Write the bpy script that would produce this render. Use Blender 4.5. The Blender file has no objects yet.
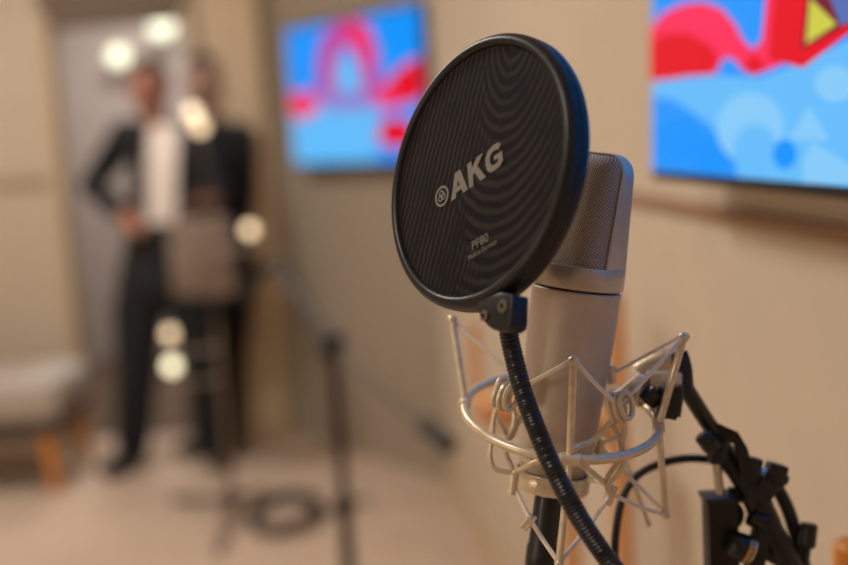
import bpy, bmesh, math, random
from mathutils import Vector, Matrix
random.seed(7)
V = Vector
scene = bpy.context.scene
COL = scene.collection
PI = math.pi

# ------------------------------------------------------------------ camera
FPX = 1200.0
CAM = V((0, 0, 1.35))
pitch, roll = math.radians(7.24), math.radians(3.4)
F = V((0, math.cos(pitch), -math.sin(pitch)))
R0 = V((1, 0, 0)); U0 = V((0, math.sin(pitch), math.cos(pitch)))
R = R0 * math.cos(roll) - U0 * math.sin(roll)
U = U0 * math.cos(roll) + R0 * math.sin(roll)
def P(x, y, d):
    return CAM + F * d + R * ((x - 424) / FPX * d) + U * ((282.5 - y) / FPX * d)
def ray(x, y):
    return F + R * ((x - 424) / FPX) + U * ((282.5 - y) / FPX)
def hit(x, y, o, n):
    r = ray(x, y); return CAM + r * ((o - CAM).dot(n) / r.dot(n))
def floor_pt(x, y, z=0.0):
    return hit(x, y, V((0, 0, z)), V((0, 0, 1)))
def proj(p):
    q = p - CAM; d = q.dot(F)
    return 424 + FPX * q.dot(R) / d, 282.5 - FPX * q.dot(U) / d, d
cam = bpy.data.cameras.new('camera'); cam.sensor_width = 36; cam.lens = FPX / 848 * 36
cam.clip_start = 0.02
co = bpy.data.objects.new('camera', cam); COL.objects.link(co); scene.camera = co
co.matrix_world = Matrix(((R.x, U.x, -F.x, CAM.x), (R.y, U.y, -F.y, CAM.y), (R.z, U.z, -F.z, CAM.z), (0, 0, 0, 1)))
cam.dof.use_dof = True; cam.dof.focus_distance = 0.725; cam.dof.aperture_fstop = 2.55

# ------------------------------------------------------------------ materials
def srgb(r, g, b):
    f = lambda c: (c / 255 / 12.92) if c / 255 <= .04045 else ((c / 255 + .055) / 1.055) ** 2.4
    return (f(r), f(g), f(b), 1)
def mat(name, rgb, rough=.6, metal=0.0, vary=.08, scale=40, bump=0.0, bscale=200, emit=0.0, spec=.5, sheen=0, coat=0):
    m = bpy.data.materials.new(name); m.use_nodes = True
    nt = m.node_tree; b = nt.nodes['Principled BSDF']
    c = srgb(*rgb)
    b.inputs['Roughness'].default_value = rough; b.inputs['Metallic'].default_value = metal
    b.inputs['Specular IOR Level'].default_value = spec
    if coat: b.inputs['Coat Weight'].default_value = coat
    if sheen: b.inputs['Sheen Weight'].default_value = sheen
    tc = nt.nodes.new('ShaderNodeTexCoord')
    n = nt.nodes.new('ShaderNodeTexNoise'); n.inputs['Scale'].default_value = scale; n.inputs['Detail'].default_value = 4
    nt.links.new(tc.outputs['Object'], n.inputs['Vector'])
    r = nt.nodes.new('ShaderNodeValToRGB')
    r.color_ramp.elements[0].position = .3; r.color_ramp.elements[1].position = .7
    r.color_ramp.elements[0].color = tuple(x * (1 - vary) for x in c[:3]) + (1,)
    r.color_ramp.elements[1].color = tuple(min(1, x * (1 + vary)) for x in c[:3]) + (1,)
    nt.links.new(n.outputs['Fac'], r.inputs['Fac'])
    nt.links.new(r.outputs['Color'], b.inputs['Base Color'])
    if bump:
        n2 = nt.nodes.new('ShaderNodeTexNoise'); n2.inputs['Scale'].default_value = bscale; n2.inputs['Detail'].default_value = 3
        nt.links.new(tc.outputs['Object'], n2.inputs['Vector'])
        bp = nt.nodes.new('ShaderNodeBump'); bp.inputs['Strength'].default_value = bump; bp.inputs['Distance'].default_value = .002
        nt.links.new(n2.outputs['Fac'], bp.inputs['Height']); nt.links.new(bp.outputs['Normal'], b.inputs['Normal'])
    if emit:
        b.inputs['Emission Color'].default_value = c; b.inputs['Emission Strength'].default_value = emit
    return m
def wood(name, rgb):
    m = mat(name, rgb, .45)
    nt = m.node_tree; b = nt.nodes['Principled BSDF']
    w = nt.nodes.new('ShaderNodeTexWave'); w.inputs['Scale'].default_value = 14; w.inputs['Distortion'].default_value = 6
    w.inputs['Detail'].default_value = 3
    tc = [n for n in nt.nodes if n.type == 'TEX_COORD'][0]
    mp = nt.nodes.new('ShaderNodeMapping'); mp.inputs['Scale'].default_value = (3, 3, .4)
    nt.links.new(tc.outputs['Object'], mp.inputs['Vector']); nt.links.new(mp.outputs['Vector'], w.inputs['Vector'])
    r = [n for n in nt.nodes if n.type == 'VALTORGB'][0]
    r.color_ramp.elements[0].position = 0; r.color_ramp.elements[1].position = 1
    c = srgb(*rgb)
    r.color_ramp.elements[0].color = tuple(x * .8 for x in c[:3]) + (1,)
    nt.links.new(w.outputs['Fac'], r.inputs['Fac'])
    return m
M = {}
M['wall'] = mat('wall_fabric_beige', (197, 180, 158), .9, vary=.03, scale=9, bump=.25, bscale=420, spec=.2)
M['rail'] = mat('rail_brown', (150, 116, 88), .6)
M['trim'] = mat('trim_cream', (196, 172, 140), .55)
M['header'] = mat('door_header_brown', (104, 84, 66), .6)
M['ceil'] = mat('ceiling_white', (225, 214, 196), .9, vary=.02)
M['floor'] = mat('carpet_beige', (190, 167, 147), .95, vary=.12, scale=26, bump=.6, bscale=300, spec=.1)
M['lilac'] = mat('passage_wall_lilac', (176, 164, 158), .8, vary=.03)
M['black'] = mat('black_plastic', (17, 16, 17), .38, vary=.15, scale=90, bump=.05, bscale=900)
M['rimblack'] = mat('satin_black_rim', (20, 19, 19), .38, spec=.38, vary=.1, scale=60, bump=.04, bscale=1500)
M['blackmetal'] = mat('black_powder_metal', (18, 16, 15), .36, metal=.2, vary=.15, scale=80)
M['rubber'] = mat('black_cable_rubber', (24, 22, 22), .5)
M['neck'] = mat('gooseneck_black', (13, 12, 15), .38, vary=.2, scale=300)
M['steel'] = mat('bright_steel', (190, 182, 170), .25, metal=1, vary=.06, scale=200)
M['brass'] = mat('brass_washer', (190, 160, 105), .25, metal=1)
M['nickel'] = mat('satin_nickel', (188, 170, 150), .5, metal=.25, vary=.06, scale=70, bump=.05, bscale=1200)
M['nickelband'] = mat('satin_nickel_band', (193, 178, 160), .36, metal=.5, vary=.06, scale=110, bump=.05, bscale=1200)
M['mountmetal'] = mat('sand_nickel_rod', (216, 198, 168), .32, metal=.4, vary=.1, scale=150, bump=.05, bscale=1500)
M['cord'] = mat('pale_elastic_cord', (234, 220, 202), .6, vary=.1, scale=900, bump=.3, bscale=2500)
M['screwhole'] = mat('screw_steel_dark', (122, 114, 106), .35, metal=.8)
M['ink'] = mat('grey_print', (118, 108, 99), .7, vary=.12, scale=500)
M['wood'] = wood('honey_wood', (228, 166, 112))
M['woodorange'] = wood('orange_wood', (214, 134, 48))
M['grey'] = mat('light_grey_upholstery', (172, 160, 148), .9, bump=.4, bscale=500, sheen=.2)
M['greydark'] = mat('dark_base_fabric', (70, 60, 52), .9)
M['skin'] = mat('skin', (160, 106, 84), .55, vary=.06, scale=30)
M['lips'] = mat('lips', (138, 74, 66), .5)
M['hair'] = mat('dark_hair', (40, 30, 25), .6, vary=.3, scale=200)
M['jacket'] = mat('black_jacket', (13, 13, 15), .85, bump=.3, bscale=300)
M['shirt'] = mat('white_shirt', (226, 212, 200), .8, bump=.2, bscale=300)
M['shirt2'] = mat('grey_shirt', (176, 158, 146), .8, bump=.2, bscale=300)
M['trouser'] = mat('black_trousers', (11, 11, 14), .9, bump=.3, bscale=300)
M['shoe'] = mat('dark_shoe', (34, 28, 26), .5)
M['bag'] = mat('grey_brown_bag', (124, 106, 94), .8, vary=.4, scale=18, bump=.3, bscale=200)
M['eye'] = mat('eye_dark', (40, 30, 28), .3)
M['chrome'] = mat('worn_chrome', (150, 134, 116), .35, metal=.6)
M['greytube'] = mat('grey_boom_tube', (96, 86, 76), .5, metal=.3)
M['glint'] = mat('glint_warm', (255, 232, 196), .3, emit=1.9)  # glow of reflected ceiling lights, given to added balls
M['glintdim'] = mat('glint_dim', (255, 226, 184), .3, emit=1.7)
M['glintcool'] = mat('glint_pale', (255, 248, 208), .3, emit=2.2)
M['glintw'] = mat('glint_cool_white', (242, 246, 220), .3, emit=1.3)  # same for the two balls in the passage
M['globe'] = mat('fill_globe_glow', (255, 243, 226), .3, emit=27.0)  # glow of the added lamp left of the camera
M['screenwall'] = mat('wall_fabric_beige_shaded', (158, 144, 126), .9, vary=.03, scale=9, bump=.25, bscale=420, spec=.2)  # darker wall fabric: shade on the angled wall put into its colour
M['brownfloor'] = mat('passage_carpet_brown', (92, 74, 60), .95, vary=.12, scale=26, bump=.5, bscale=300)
M['railpale'] = mat('rail_pale_brown', (168, 144, 118), .6)
M['skinpale'] = mat('skin_pale', (176, 138, 118), .55, vary=.06, scale=30)
M['tvblack'] = mat('tv_frame_black', (22, 20, 22), .4)
M['speaker'] = mat('speaker_black', (30, 28, 28), .6)

def screen_mat(name, rgb, e=1.0):
    m = bpy.data.materials.new(name); m.use_nodes = True
    nt = m.node_tree; b = nt.nodes['Principled BSDF']
    b.inputs['Base Color'].default_value = (.003, .003, .004, 1); b.inputs['Roughness'].default_value = .4; b.inputs['Specular IOR Level'].default_value = .08
    b.inputs['Emission Color'].default_value = srgb(*rgb); b.inputs['Emission Strength'].default_value = e
    return m
SC = {k: screen_mat('screen_' + k, c) for k, c in dict(
    sky=(30, 150, 252), pale=(100, 188, 250), paler=(134, 202, 248), deep=(2, 148, 252), red=(230, 4, 30), pink=(252, 46, 92),
    mauve=(150, 120, 200), magenta=(196, 66, 150), yellow=(206, 204, 74), dark=(120, 20, 50), slate=(84, 110, 180)).items()}
SCREEN_E = 1.0

# mic grille: woven wire from UV (metres)
def grille_mat():
    m = mat('woven_grille', (100, 88, 78), .45, metal=.35)
    nt = m.node_tree; b = nt.nodes['Principled BSDF']
    uv = nt.nodes.new('ShaderNodeTexCoord')
    facs = []
    for ang in (38, -52):
        mp = nt.nodes.new('ShaderNodeMapping'); mp.inputs['Rotation'].default_value = (0, 0, math.radians(ang))
        w = nt.nodes.new('ShaderNodeTexWave'); w.inputs['Scale'].default_value = 235; w.inputs['Distortion'].default_value = .6
        w.inputs['Detail Scale'].default_value = 3
        nt.links.new(uv.outputs['UV'], mp.inputs['Vector']); nt.links.new(mp.outputs['Vector'], w.inputs['Vector']); facs.append(w.outputs['Fac'])
    mu = nt.nodes.new('ShaderNodeMath'); mu.operation = 'MULTIPLY'
    nt.links.new(facs[0], mu.inputs[0]); nt.links.new(facs[1], mu.inputs[1])
    r = [n for n in nt.nodes if n.type == 'VALTORGB'][0]
    r.color_ramp.elements[0].position = 0.02; r.color_ramp.elements[1].position = .62
    r.color_ramp.elements[0].color = srgb(92, 79, 69); r.color_ramp.elements[1].color = srgb(238, 216, 192)
    nt.links.new(mu.outputs[0], r.inputs['Fac'])
    bp = nt.nodes.new('ShaderNodeBump'); bp.inputs['Strength'].default_value = .6; bp.inputs['Distance'].default_value = .0006
    nt.links.new(mu.outputs[0], bp.inputs['Height']); nt.links.new(bp.outputs['Normal'], b.inputs['Normal'])
    return m
M['grille'] = grille_mat()
# pop-filter cloth: two fine weaves whose beat gives the wavy moire bands (UV in units of the radius)
def cloth_mat():
    m = mat('nylon_mesh', (40, 35, 33), .75)
    nt = m.node_tree; b = nt.nodes['Principled BSDF']; b.inputs['Specular IOR Level'].default_value = .12
    uv = nt.nodes.new('ShaderNodeTexCoord')
    def wave(typ, loc, rot, sc, dist, dscale, vscale=(1, 1, 1)):
        mp = nt.nodes.new('ShaderNodeMapping'); mp.inputs['Location'].default_value = loc; mp.inputs['Rotation'].default_value = (0, 0, rot)
        mp.inputs['Scale'].default_value = vscale
        w = nt.nodes.new('ShaderNodeTexWave'); w.wave_type = typ; w.inputs['Scale'].default_value = sc
        w.inputs['Distortion'].default_value = dist; w.inputs['Detail'].default_value = 1.5; w.inputs['Detail Scale'].default_value = dscale
        if typ == 'RINGS': w.rings_direction = 'Z'
        nt.links.new(uv.outputs['UV'], mp.inputs['Vector']); nt.links.new(mp.outputs['Vector'], w.inputs['Vector'])
        return w.outputs['Fac']
    a = wave('RINGS', (-.42, -.95, 0), 0, 3.4, 1.2, 1.6, (1.5, .85, 1))
    c = wave('BANDS', (0, 0, 0), .18, 5.2, 2.6, .8)
    sp = nt.nodes.new('ShaderNodeSeparateXYZ'); nt.links.new(uv.outputs['UV'], sp.inputs[0])
    big = nt.nodes.new('ShaderNodeTexNoise'); big.inputs['Scale'].default_value = 1.8
    nt.links.new(uv.outputs['UV'], big.inputs['Vector'])
    g = nt.nodes.new('ShaderNodeMath'); g.operation = 'MULTIPLY_ADD'; g.inputs[1].default_value = 1.6
    nt.links.new(big.outputs['Fac'], g.inputs[0]); nt.links.new(sp.outputs['X'], g.inputs[2])
    mr = nt.nodes.new('ShaderNodeMapRange'); mr.inputs['From Min'].default_value = .62; mr.inputs['From Max'].default_value = 1.0
    mr.inputs['To Min'].default_value = 1; mr.inputs['To Max'].default_value = 0
    nt.links.new(g.outputs[0], mr.inputs['Value'])
    mx = nt.nodes.new('ShaderNodeMix'); mx.data_type = 'FLOAT'
    nt.links.new(mr.outputs[0], mx.inputs[0]); nt.links.new(a, mx.inputs[2]); nt.links.new(c, mx.inputs[3])
    amp = nt.nodes.new('ShaderNodeTexNoise'); amp.inputs['Scale'].default_value = 2.6
    nt.links.new(uv.outputs['UV'], amp.inputs['Vector'])
    mm = nt.nodes.new('ShaderNodeMath'); mm.operation = 'MULTIPLY'
    nt.links.new(mx.outputs[0], mm.inputs[0]); nt.links.new(amp.outputs['Fac'], mm.inputs[1])
    dbl = nt.nodes.new('ShaderNodeMath'); dbl.operation = 'MULTIPLY'; dbl.inputs[1].default_value = 1.5
    nt.links.new(mm.outputs[0], dbl.inputs[0]); mx = dbl
    fine = nt.nodes.new('ShaderNodeTexNoise'); fine.inputs['Scale'].default_value = 60; fine.inputs['Detail'].default_value = 3
    nt.links.new(uv.outputs['UV'], fine.inputs['Vector'])
    ad = nt.nodes.new('ShaderNodeMath'); ad.operation = 'MULTIPLY_ADD'; ad.inputs[1].default_value = .5
    nt.links.new(fine.outputs['Fac'], ad.inputs[0]); nt.links.new(mx.outputs[0], ad.inputs[2])
    r = [n for n in nt.nodes if n.type == 'VALTORGB'][0]
    r.color_ramp.elements[0].position = .45; r.color_ramp.elements[1].position = 1.05
    r.color_ramp.elements[0].color = srgb(19, 16, 17); r.color_ramp.elements[1].color = srgb(45, 39, 38)
    nt.links.new(ad.outputs[0], r.inputs['Fac'])
    return m
M['cloth'] = cloth_mat()

# ------------------------------------------------------------------ builders
def tag(o, label=None, cat=None, group=None, kind=None):
    if label: o['label'] = label
    if cat: o['category'] = cat
    if group: o['group'] = group
    if kind: o['kind'] = kind
    return o
def thing(name, label, cat, loc, group=None):
    o = bpy.data.objects.new(name, None); COL.objects.link(o); o.location = loc; o.empty_display_size = .05
    return tag(o, label, cat, group)
def origin(o):
    p = V((0, 0, 0))
    while o is not None: p += o.location; o = o.parent
    return p
class MB:
    """collects shapes in world coordinates; build() links them as one mesh object"""
    def __init__(s): s.bm = bmesh.new(); s.uv = None
    def grid(s, rows, closed=True, cap0=False, cap1=False, mi=0, uvs=None):
        vs = [[s.bm.verts.new(p) for p in r] for r in rows]
        n = len(rows[0]); lay = s.bm.loops.layers.uv.verify() if uvs else None
        for i in range(len(rows) - 1):
            for j in range(n if closed else n - 1):
                k = (j + 1) % n
                try: f = s.bm.faces.new((vs[i][j], vs[i][k], vs[i + 1][k], vs[i + 1][j]))
                except ValueError: continue
                f.smooth = True; f.material_index = mi
                if uvs:
                    q = [uvs[i][j], uvs[i][j + 1], uvs[i + 1][j + 1], uvs[i + 1][j]]
                    for l, t in zip(f.loops, q): l[lay].uv = t
        for c, r in ((cap0, vs[0]), (cap1, vs[-1])):
            if c:
                f = s.bm.faces.new(r); f.smooth = False; f.material_index = mi
        return s
    def tube(s, pts, r, n=10, cap=True, smooth=0, closed=False):
        pts = [V(p) for p in pts]
        if smooth: pts = spline(pts, smooth, closed)
        m = len(pts); rs = r if isinstance(r, (list, tuple)) else [r] * m
        if len(rs) != m:
            rs = [rs[0] + (rs[-1] - rs[0]) * i / (m - 1) for i in range(m)] if len(rs) == 2 else [rs[min(len(rs) - 1, int(i * len(rs) / m))] for i in range(m)]
        nrm = None; rows = []
        for i in range(m):
            if closed: t = (pts[(i + 1) % m] - pts[i - 1]).normalized()
            else: t = (pts[min(i + 1, m - 1)] - pts[max(i - 1, 0)]).normalized()
            if nrm is None:
                nrm = t.orthogonal().normalized()
            nrm = (nrm - t * nrm.dot(t)).normalized(); b = t.cross(nrm)
            rows.append([pts[i] + (nrm * math.cos(2 * PI * j / n) + b * math.sin(2 * PI * j / n)) * rs[i] for j in range(n)])
        if closed: rows.append(rows[0]); 
        s.grid(rows, True, cap and not closed, cap and not closed)
        if closed: bmesh.ops.remove_doubles(s.bm, verts=s.bm.verts, dist=1e-7)
        return s
    def lathe(s, o, ax, prof, n=48, cap0=False, cap1=False, e=None):
        ax = ax.normalized(); e1 = (e - ax * e.dot(ax)).normalized() if e else ax.orthogonal().normalized(); e2 = ax.cross(e1)
        rows = [[o + ax * h + (e1 * math.cos(2 * PI * j / n) + e2 * math.sin(2 * PI * j / n)) * r for j in range(n)] for r, h in prof]
        return s.grid(rows, True, cap0, cap1)
    def box(s, c, x, y, z, bev=0.0):
        """centre and three half-extent vectors"""
        vs = [s.bm.verts.new(c + x * i + y * j + z * k) for i in (-1, 1) for j in (-1, 1) for k in (-1, 1)]
        fs = [s.bm.faces.new([vs[i] for i in q]) for q in ((0, 1, 3, 2), (4, 6, 7, 5), (0, 4, 5, 1), (2, 3, 7, 6), (0, 2, 6, 4), (1, 5, 7, 3))]
        if bev:
            es = list({e for f in fs for e in f.edges})
            bmesh.ops.bevel(s.bm, geom=es, offset=bev, segments=3, affect='EDGES', profile=.5)
        return s
    def prism(s, poly, d, bev=0.0):
        a = [s.bm.verts.new(p) for p in poly]; b = [s.bm.verts.new(p + d) for p in poly]; n = len(poly)
        fs = [s.bm.faces.new(a), s.bm.faces.new(b[::-1])]
        for i in range(n): fs.append(s.bm.faces.new((a[i], b[i], b[(i + 1) % n], a[(i + 1) % n])))
        if bev:
            es = list({e for f in fs[:2] for e in f.edges})
            bmesh.ops.bevel(s.bm, geom=es, offset=bev, segments=3, affect='EDGES', profile=.5)
        return s
    def ball(s, c, r, sc=(1, 1, 1), seg=20, rings=12):
        bmesh.ops.create_uvsphere(s.bm, u_segments=seg, v_segments=rings, radius=r, matrix=Matrix.Translation(c) @ Matrix.Diagonal((*sc, 1)))
        return s
    def flat(s, poly, mi=0):
        f = s.bm.faces.new([s.bm.verts.new(p) for p in poly]); f.material_index = mi; return s
    def build(s, name, m, parent=None, smooth=True, label=None, recalc=True):
        if recalc: bmesh.ops.recalc_face_normals(s.bm, faces=s.bm.faces)
        o0 = origin(parent)
        loc = V((0, 0, 0))
        if parent is None:
            lo = [min(v.co[i] for v in s.bm.verts) for i in range(3)]; hi = [max(v.co[i] for v in s.bm.verts) for i in range(3)]
            loc = V(((lo[0] + hi[0]) / 2, (lo[1] + hi[1]) / 2, lo[2])); o0 = loc
        for v in s.bm.verts: v.co -= o0
        me = bpy.data.meshes.new(name); s.bm.to_mesh(me); s.bm.free()
        for mm in (m if isinstance(m, (list, tuple)) else [m]): me.materials.append(mm)
        if smooth:
            for p in me.polygons: p.use_smooth = True
            try: me.set_sharp_from_angle(angle=math.radians(38))
            except Exception: pass
        ob = bpy.data.objects.new(name, me); COL.objects.link(ob); ob.location = loc
        if parent is not None: ob.parent = parent
        if label: ob['label'] = label
        return ob
def spline(pts, k=8, closed=False):
    out = []; n = len(pts)
    rng = range(n) if closed else range(n - 1)
    for i in rng:
        if closed: a, b, c, d = pts[(i - 1) % n], pts[i], pts[(i + 1) % n], pts[(i + 2) % n]
        else: a, b, c, d = pts[max(i - 1, 0)], pts[i], pts[i + 1], pts[min(i + 2, n - 1)]
        for j in range(k):
            t = j / k
            out.append(.5 * ((2 * b) + (c - a) * t + (2 * a - 5 * b + 4 * c - d) * t * t + (3 * b - a - 3 * c + d) * t ** 3))
    if not closed: out.append(pts[-1])
    return out
X, Y, Z = V((1, 0, 0)), V((0, 1, 0)), V((0, 0, 1))

# ================================================================== SETTING
ZC = 2.7
WR = lambda y: .556 - .11 * y                      # right wall line
A0 = V((WR(-2.2), -2.2, 0)); A1 = V((WR(4.5), 4.5, 0)); B1 = V((-.62, 5.42, 0)); YB = 5.42
XL = -3.0
DX0, DX1, DH = -1.63, -.95, 1.955
def wall(name, p, q, z0, z1, out, m=M['wall'], th=.06):
    d = out.normalized() * th
    MBx = MB(); MBx.prism([p + Z * z0, q + Z * z0, q + Z * z1, p + Z * z1], d)
    o = MBx.build(name, m, smooth=False); o['kind'] = 'structure'; return o
def st(o): o['kind'] = 'structure'; return o
outR = V((1, .11, 0)); dT = (B1 - A1).normalized(); outT = V((dT.y, -dT.x, 0)); outT = outT if outT.y > 0 else -outT
wall('wall_right', A0, A1, 0, ZC, outR)
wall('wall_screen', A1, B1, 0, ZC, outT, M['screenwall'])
# back wall with a doorway, one object
for nm, (x0, x1, z0, z1) in (('wall_back_left', (XL, DX0, 0, ZC)), ('wall_back_right', (DX1, B1.x, 0, ZC)), ('wall_back_top', (DX0, DX1, DH, ZC))):
    b = MB(); b.box(V(((x0 + x1) / 2, YB + .05, (z0 + z1) / 2)), X * (x1 - x0) / 2, Y * .05, Z * (z1 - z0) / 2)
    st(b.build(nm, M['wall'], smooth=False))
wall('wall_left', V((XL, -2.2, 0)), V((XL, YB, 0)), 0, ZC, -X)
wall('wall_front', V((XL, -2.2, 0)), A0, 0, ZC, -Y)
fl = [V((XL, -2.2, 0)), A0, A1, B1, V((-.62, YB + .1, 0)), V((XL, YB + .1, 0))]
st(MB().prism(fl, Z * -.05).build('floor', M['floor'], smooth=False))
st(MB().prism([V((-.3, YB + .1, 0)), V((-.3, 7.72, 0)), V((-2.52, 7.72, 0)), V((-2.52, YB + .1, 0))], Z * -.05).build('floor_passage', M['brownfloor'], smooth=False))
st(MB().prism([p + Z * ZC for p in fl], Z * .05).build('ceiling', M['ceil'], smooth=False))
# passage beyond the doorway
b = MB()
b.box(V((-1.42, 7.73, 1.3)), X * 1.08, Y * .03, Z * 1.3); 
st(b.build('wall_passage_end', M['lilac'], smooth=False))
for nm, x in (('wall_passage_left', -2.53), ('wall_passage_right', -.32)):
    b = MB(); b.box(V((x, 6.6, 1.3)), X * .03, Y * 1.1, Z * 1.3); st(b.build(nm, M['lilac'], smooth=False))
b = MB(); b.box(V((-1.42, 6.6, 2.63)), X * 1.14, Y * 1.12, Z * .03); st(b.build('ceiling_passage', M['ceil'], smooth=False))
# door lining: jambs and dark header
b = MB()
b.box(V((DX0 + .02, YB + .03, DH / 2)), X * .02, Y * .075, Z * DH / 2)
b.box(V((DX1 - .02, YB + .03, DH / 2)), X * .02, Y * .075, Z * DH / 2)
st(b.build('trim_1', M['trim'], smooth=False))
b = MB(); b.box(V(((DX0 + DX1) / 2, YB + .03, DH - .03)), X * ((DX1 - DX0) / 2 - .04), Y * .07, Z * .03)
b.box(V(((DX0 + DX1) / 2, YB - .012, DH + .05)), X * ((DX1 - DX0) / 2), Y * .012, Z * .055)
st(b.build('trim_2', M['header'], smooth=False))
# pilaster between doorway and the screen wall
b = MB(); b.box(V((-.78, YB - .04, ZC / 2)), X * .125, Y * .04, Z * ZC / 2, .006)
st(b.build('trim_3', M['trim'], smooth=False))
# rails at 1.22 m
RZ = 1.222
def rail(name, p, q, inn, h=.010, th=.010, z=RZ, m=M['rail']):
    b = MB(); i = inn.normalized() * th
    b.prism([p + Z * (z - h), q + Z * (z - h), q + Z * (z + h), p + Z * (z + h)], i, .002)
    return st(b.build(name, m, smooth=False))
rail('trim_4', A0, A1, -outR, h=.009)
rail('trim_5', V((XL, YB, 0)), V((DX0 - .005, YB, 0)), -Y, h=.022, th=.014, m=M['railpale'])
rail('baseboard_right', A0, A1, -outR, .05, .012, .05, M['trim'])
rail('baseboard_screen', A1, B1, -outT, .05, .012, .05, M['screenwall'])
rail('baseboard_back', V((XL, YB, 0)), V((DX0, YB, 0)), -Y, .055, .014, .055, M['railpale'])

# ================================================================== TELEVISIONS
def tv_frame(o, n, right, up, w, h, name, label, bezel=.012, standoff=.05):
    """o = centre of the screen face"""
    t = thing(name, label, 'television', o - up * (h / 2) - n * .02, 'wall screens showing the same picture')
    b = MB(); b.box(o - n * .021, right * (w / 2 + bezel), n * .019, up * (h / 2 + bezel), .004)
    b.build('casing', M['tvblack'], t)
    b = MB(); b.box(o - n * (.04 + standoff / 2), right * .12, n * (standoff / 2), up * .09); b.build('wall_bracket', M['blackmetal'], t)
    return t
def picture(t, o, n, right, up, w, h, shapes, name='screen'):
    keys = list(SC); b = MB()
    c = [o + n * .0005 + right * (sx * w / 2) + up * (sy * h / 2) for sx, sy in ((-1, -1), (1, -1), (1, 1), (-1, 1))]
    b.flat(c, keys.index('sky'))
    for i, (k, poly) in enumerate(shapes):
        pts = [q + n * (.0005 + .00025 * (i + 1)) for q in poly]
        # keep inside the screen
        cl = []
        for q in pts:
            a = max(-w / 2, min(w / 2, (q - o).dot(right))); d = max(-h / 2, min(h / 2, (q - o).dot(up)))
            cl.append(o + right * a + up * d + n * (q - o).dot(n))
        b.flat(cl, keys.index(k))
    o_ = b.build(name, [SC[k] for k in keys], t, smooth=False, recalc=False)
    return o_
def blob(cx, cy, rx, ry, n=20):
    return [(cx + rx * math.cos(2 * PI * i / n), cy - ry * math.sin(2 * PI * i / n)) for i in range(n)]
# right television, on the right wall
nR = -outR.normalized(); rt = V((-nR.y, nR.x, 0)); rt = rt if rt.y < 0 else -rt     # picture-right (towards the camera)
upR = Z.copy()
tilt = math.radians(2.0)
nRt = (nR * math.cos(tilt) + Z * math.sin(tilt)).normalized(); upR = (Z * math.cos(tilt) - nR * math.sin(tilt)).normalized()
pR = V((WR(1.5), 1.5, 1.4)) + nR * .085
bl = hit(653, 170, pR, nRt)
WTV, HTV = 1.23, .70
oR = bl + rt * (WTV / 2) + upR * (HTV / 2)
t = tv_frame(oR, nRt, rt, upR, WTV, HTV, 'television', 'large wall television at the right, showing a red shape on blue, right of the microphone')
pj = lambda poly: [hit(x, y, oR, nRt) for x, y in poly]
shp = [
 ('pale', [(640, 82), (720, 75), (760, 78), (810, 60), (870, 30), (900, 200), (640, 200)]),
 ('sky', [(640, 98), (675, 100), (705, 120), (735, 150), (738, 185), (640, 185)]),
 ('deep', blob(680, 140, 26, 24)), ('deep', blob(712, 155, 20, 20)), ('paler', blob(752, 128, 34, 36)),
 ('pale', blob(757, 150, 22, 26)), ('deep', blob(787, 154, 12, 15)), ('paler', [(790, 140), (812, 106), (832, 140)]),
 ('paler', [(806, 160), (815, 142), (870, 175), (870, 185), (806, 185)]), ('paler', blob(838, 84, 20, 18)),
 ('pink', [(650, 80), (650, 30), (664, 14), (685, 4), (705, 2), (724, 8), (738, 24), (746, 40), (757, 50), (765, 40), (770, -10), (870, -10), (870, 20), (806, 68), (790, 62), (776, 68), (757, 75), (746, 70), (736, 58), (726, 58), (718, 74), (690, 76), (675, 79)]),
 ('red', [(650, 82), (650, 42), (670, 33), (690, 33), (712, 44), (722, 58), (718, 74), (690, 76), (675, 79)]),
 ('red', [(778, -10), (870, -10), (870, 20), (806, 68), (786, 62), (772, 60)]),
 ('red', [(746, 70), (757, 52), (770, 66), (757, 75)]),
 ('dark', [(806, 50), (812, -10), (872, -10), (872, 14)]),
 ('slate', [(832, -10), (872, -10), (872, 12), (846, 26)]),
 ('yellow', [(811, 44), (815, -2), (842, 24)]),
]
scr = picture(t, oR, nRt, rt, upR, WTV, HTV, [(k, pj(p)) for k, p in shp])
# left television, on the angled screen wall
nT = -outT.normalized(); rtT = -dT
pT = A1 + nT * .085
blT = hit(295, 164, pT, nT)
trT = hit(421, 0, pT, nT)
WT2 = (hit(424, 100, pT, nT) - blT).dot(rtT); HT2 = .555
oT = blT + rtT * (WT2 / 2) + Z * (HT2 / 2)
t = tv_frame(oT, nT, rtT, Z, WT2, HT2, 'television', 'smaller far wall television left of the round mesh screen, showing a pink arch on blue')
pj = lambda poly: [hit(x, y, oT, nT) for x, y in poly]
shp = [
 ('pale', [(280, 108), (330, 98), (380, 104), (380, 190), (280, 190)]), ('deep', [(376, -20), (440, -20), (430, 50), (405, 60), (376, 40)]),
 ('pale', [(345, 50), (362, 70), (364, 92), (332, 96), (334, 66)]), 
 ('magenta', [(318, 95), (318, 60), (324, 34), (338, 18), (352, 14), (368, 22), (378, 48), (380, 95), (364, 98), (360, 64), (352, 46), (342, 46), (336, 64), (334, 98)]),
 ('pink', [(346, 40), (352, 22), (364, 26), (370, 44), (372, 70), (362, 60), (356, 44)]),
 ('pink', [(288, 112), (288, 96), (304, 90), (318, 98), (318, 112), (300, 120)]),
 ('mauve', [(318, 100), (336, 92), (364, 92), (380, 100), (372, 108), (330, 110)]),
 ('red', [(380, 90), (396, 72), (408, 62), (430, 56), (430, 95), (410, 104), (390, 104)]),
 ('pink', [(376, 96), (394, 80), (400, 106), (380, 110)]),
 ('red', [(378, 128), (392, 116), (412, 122), (420, 140), (400, 148), (380, 144)]),
]
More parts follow.
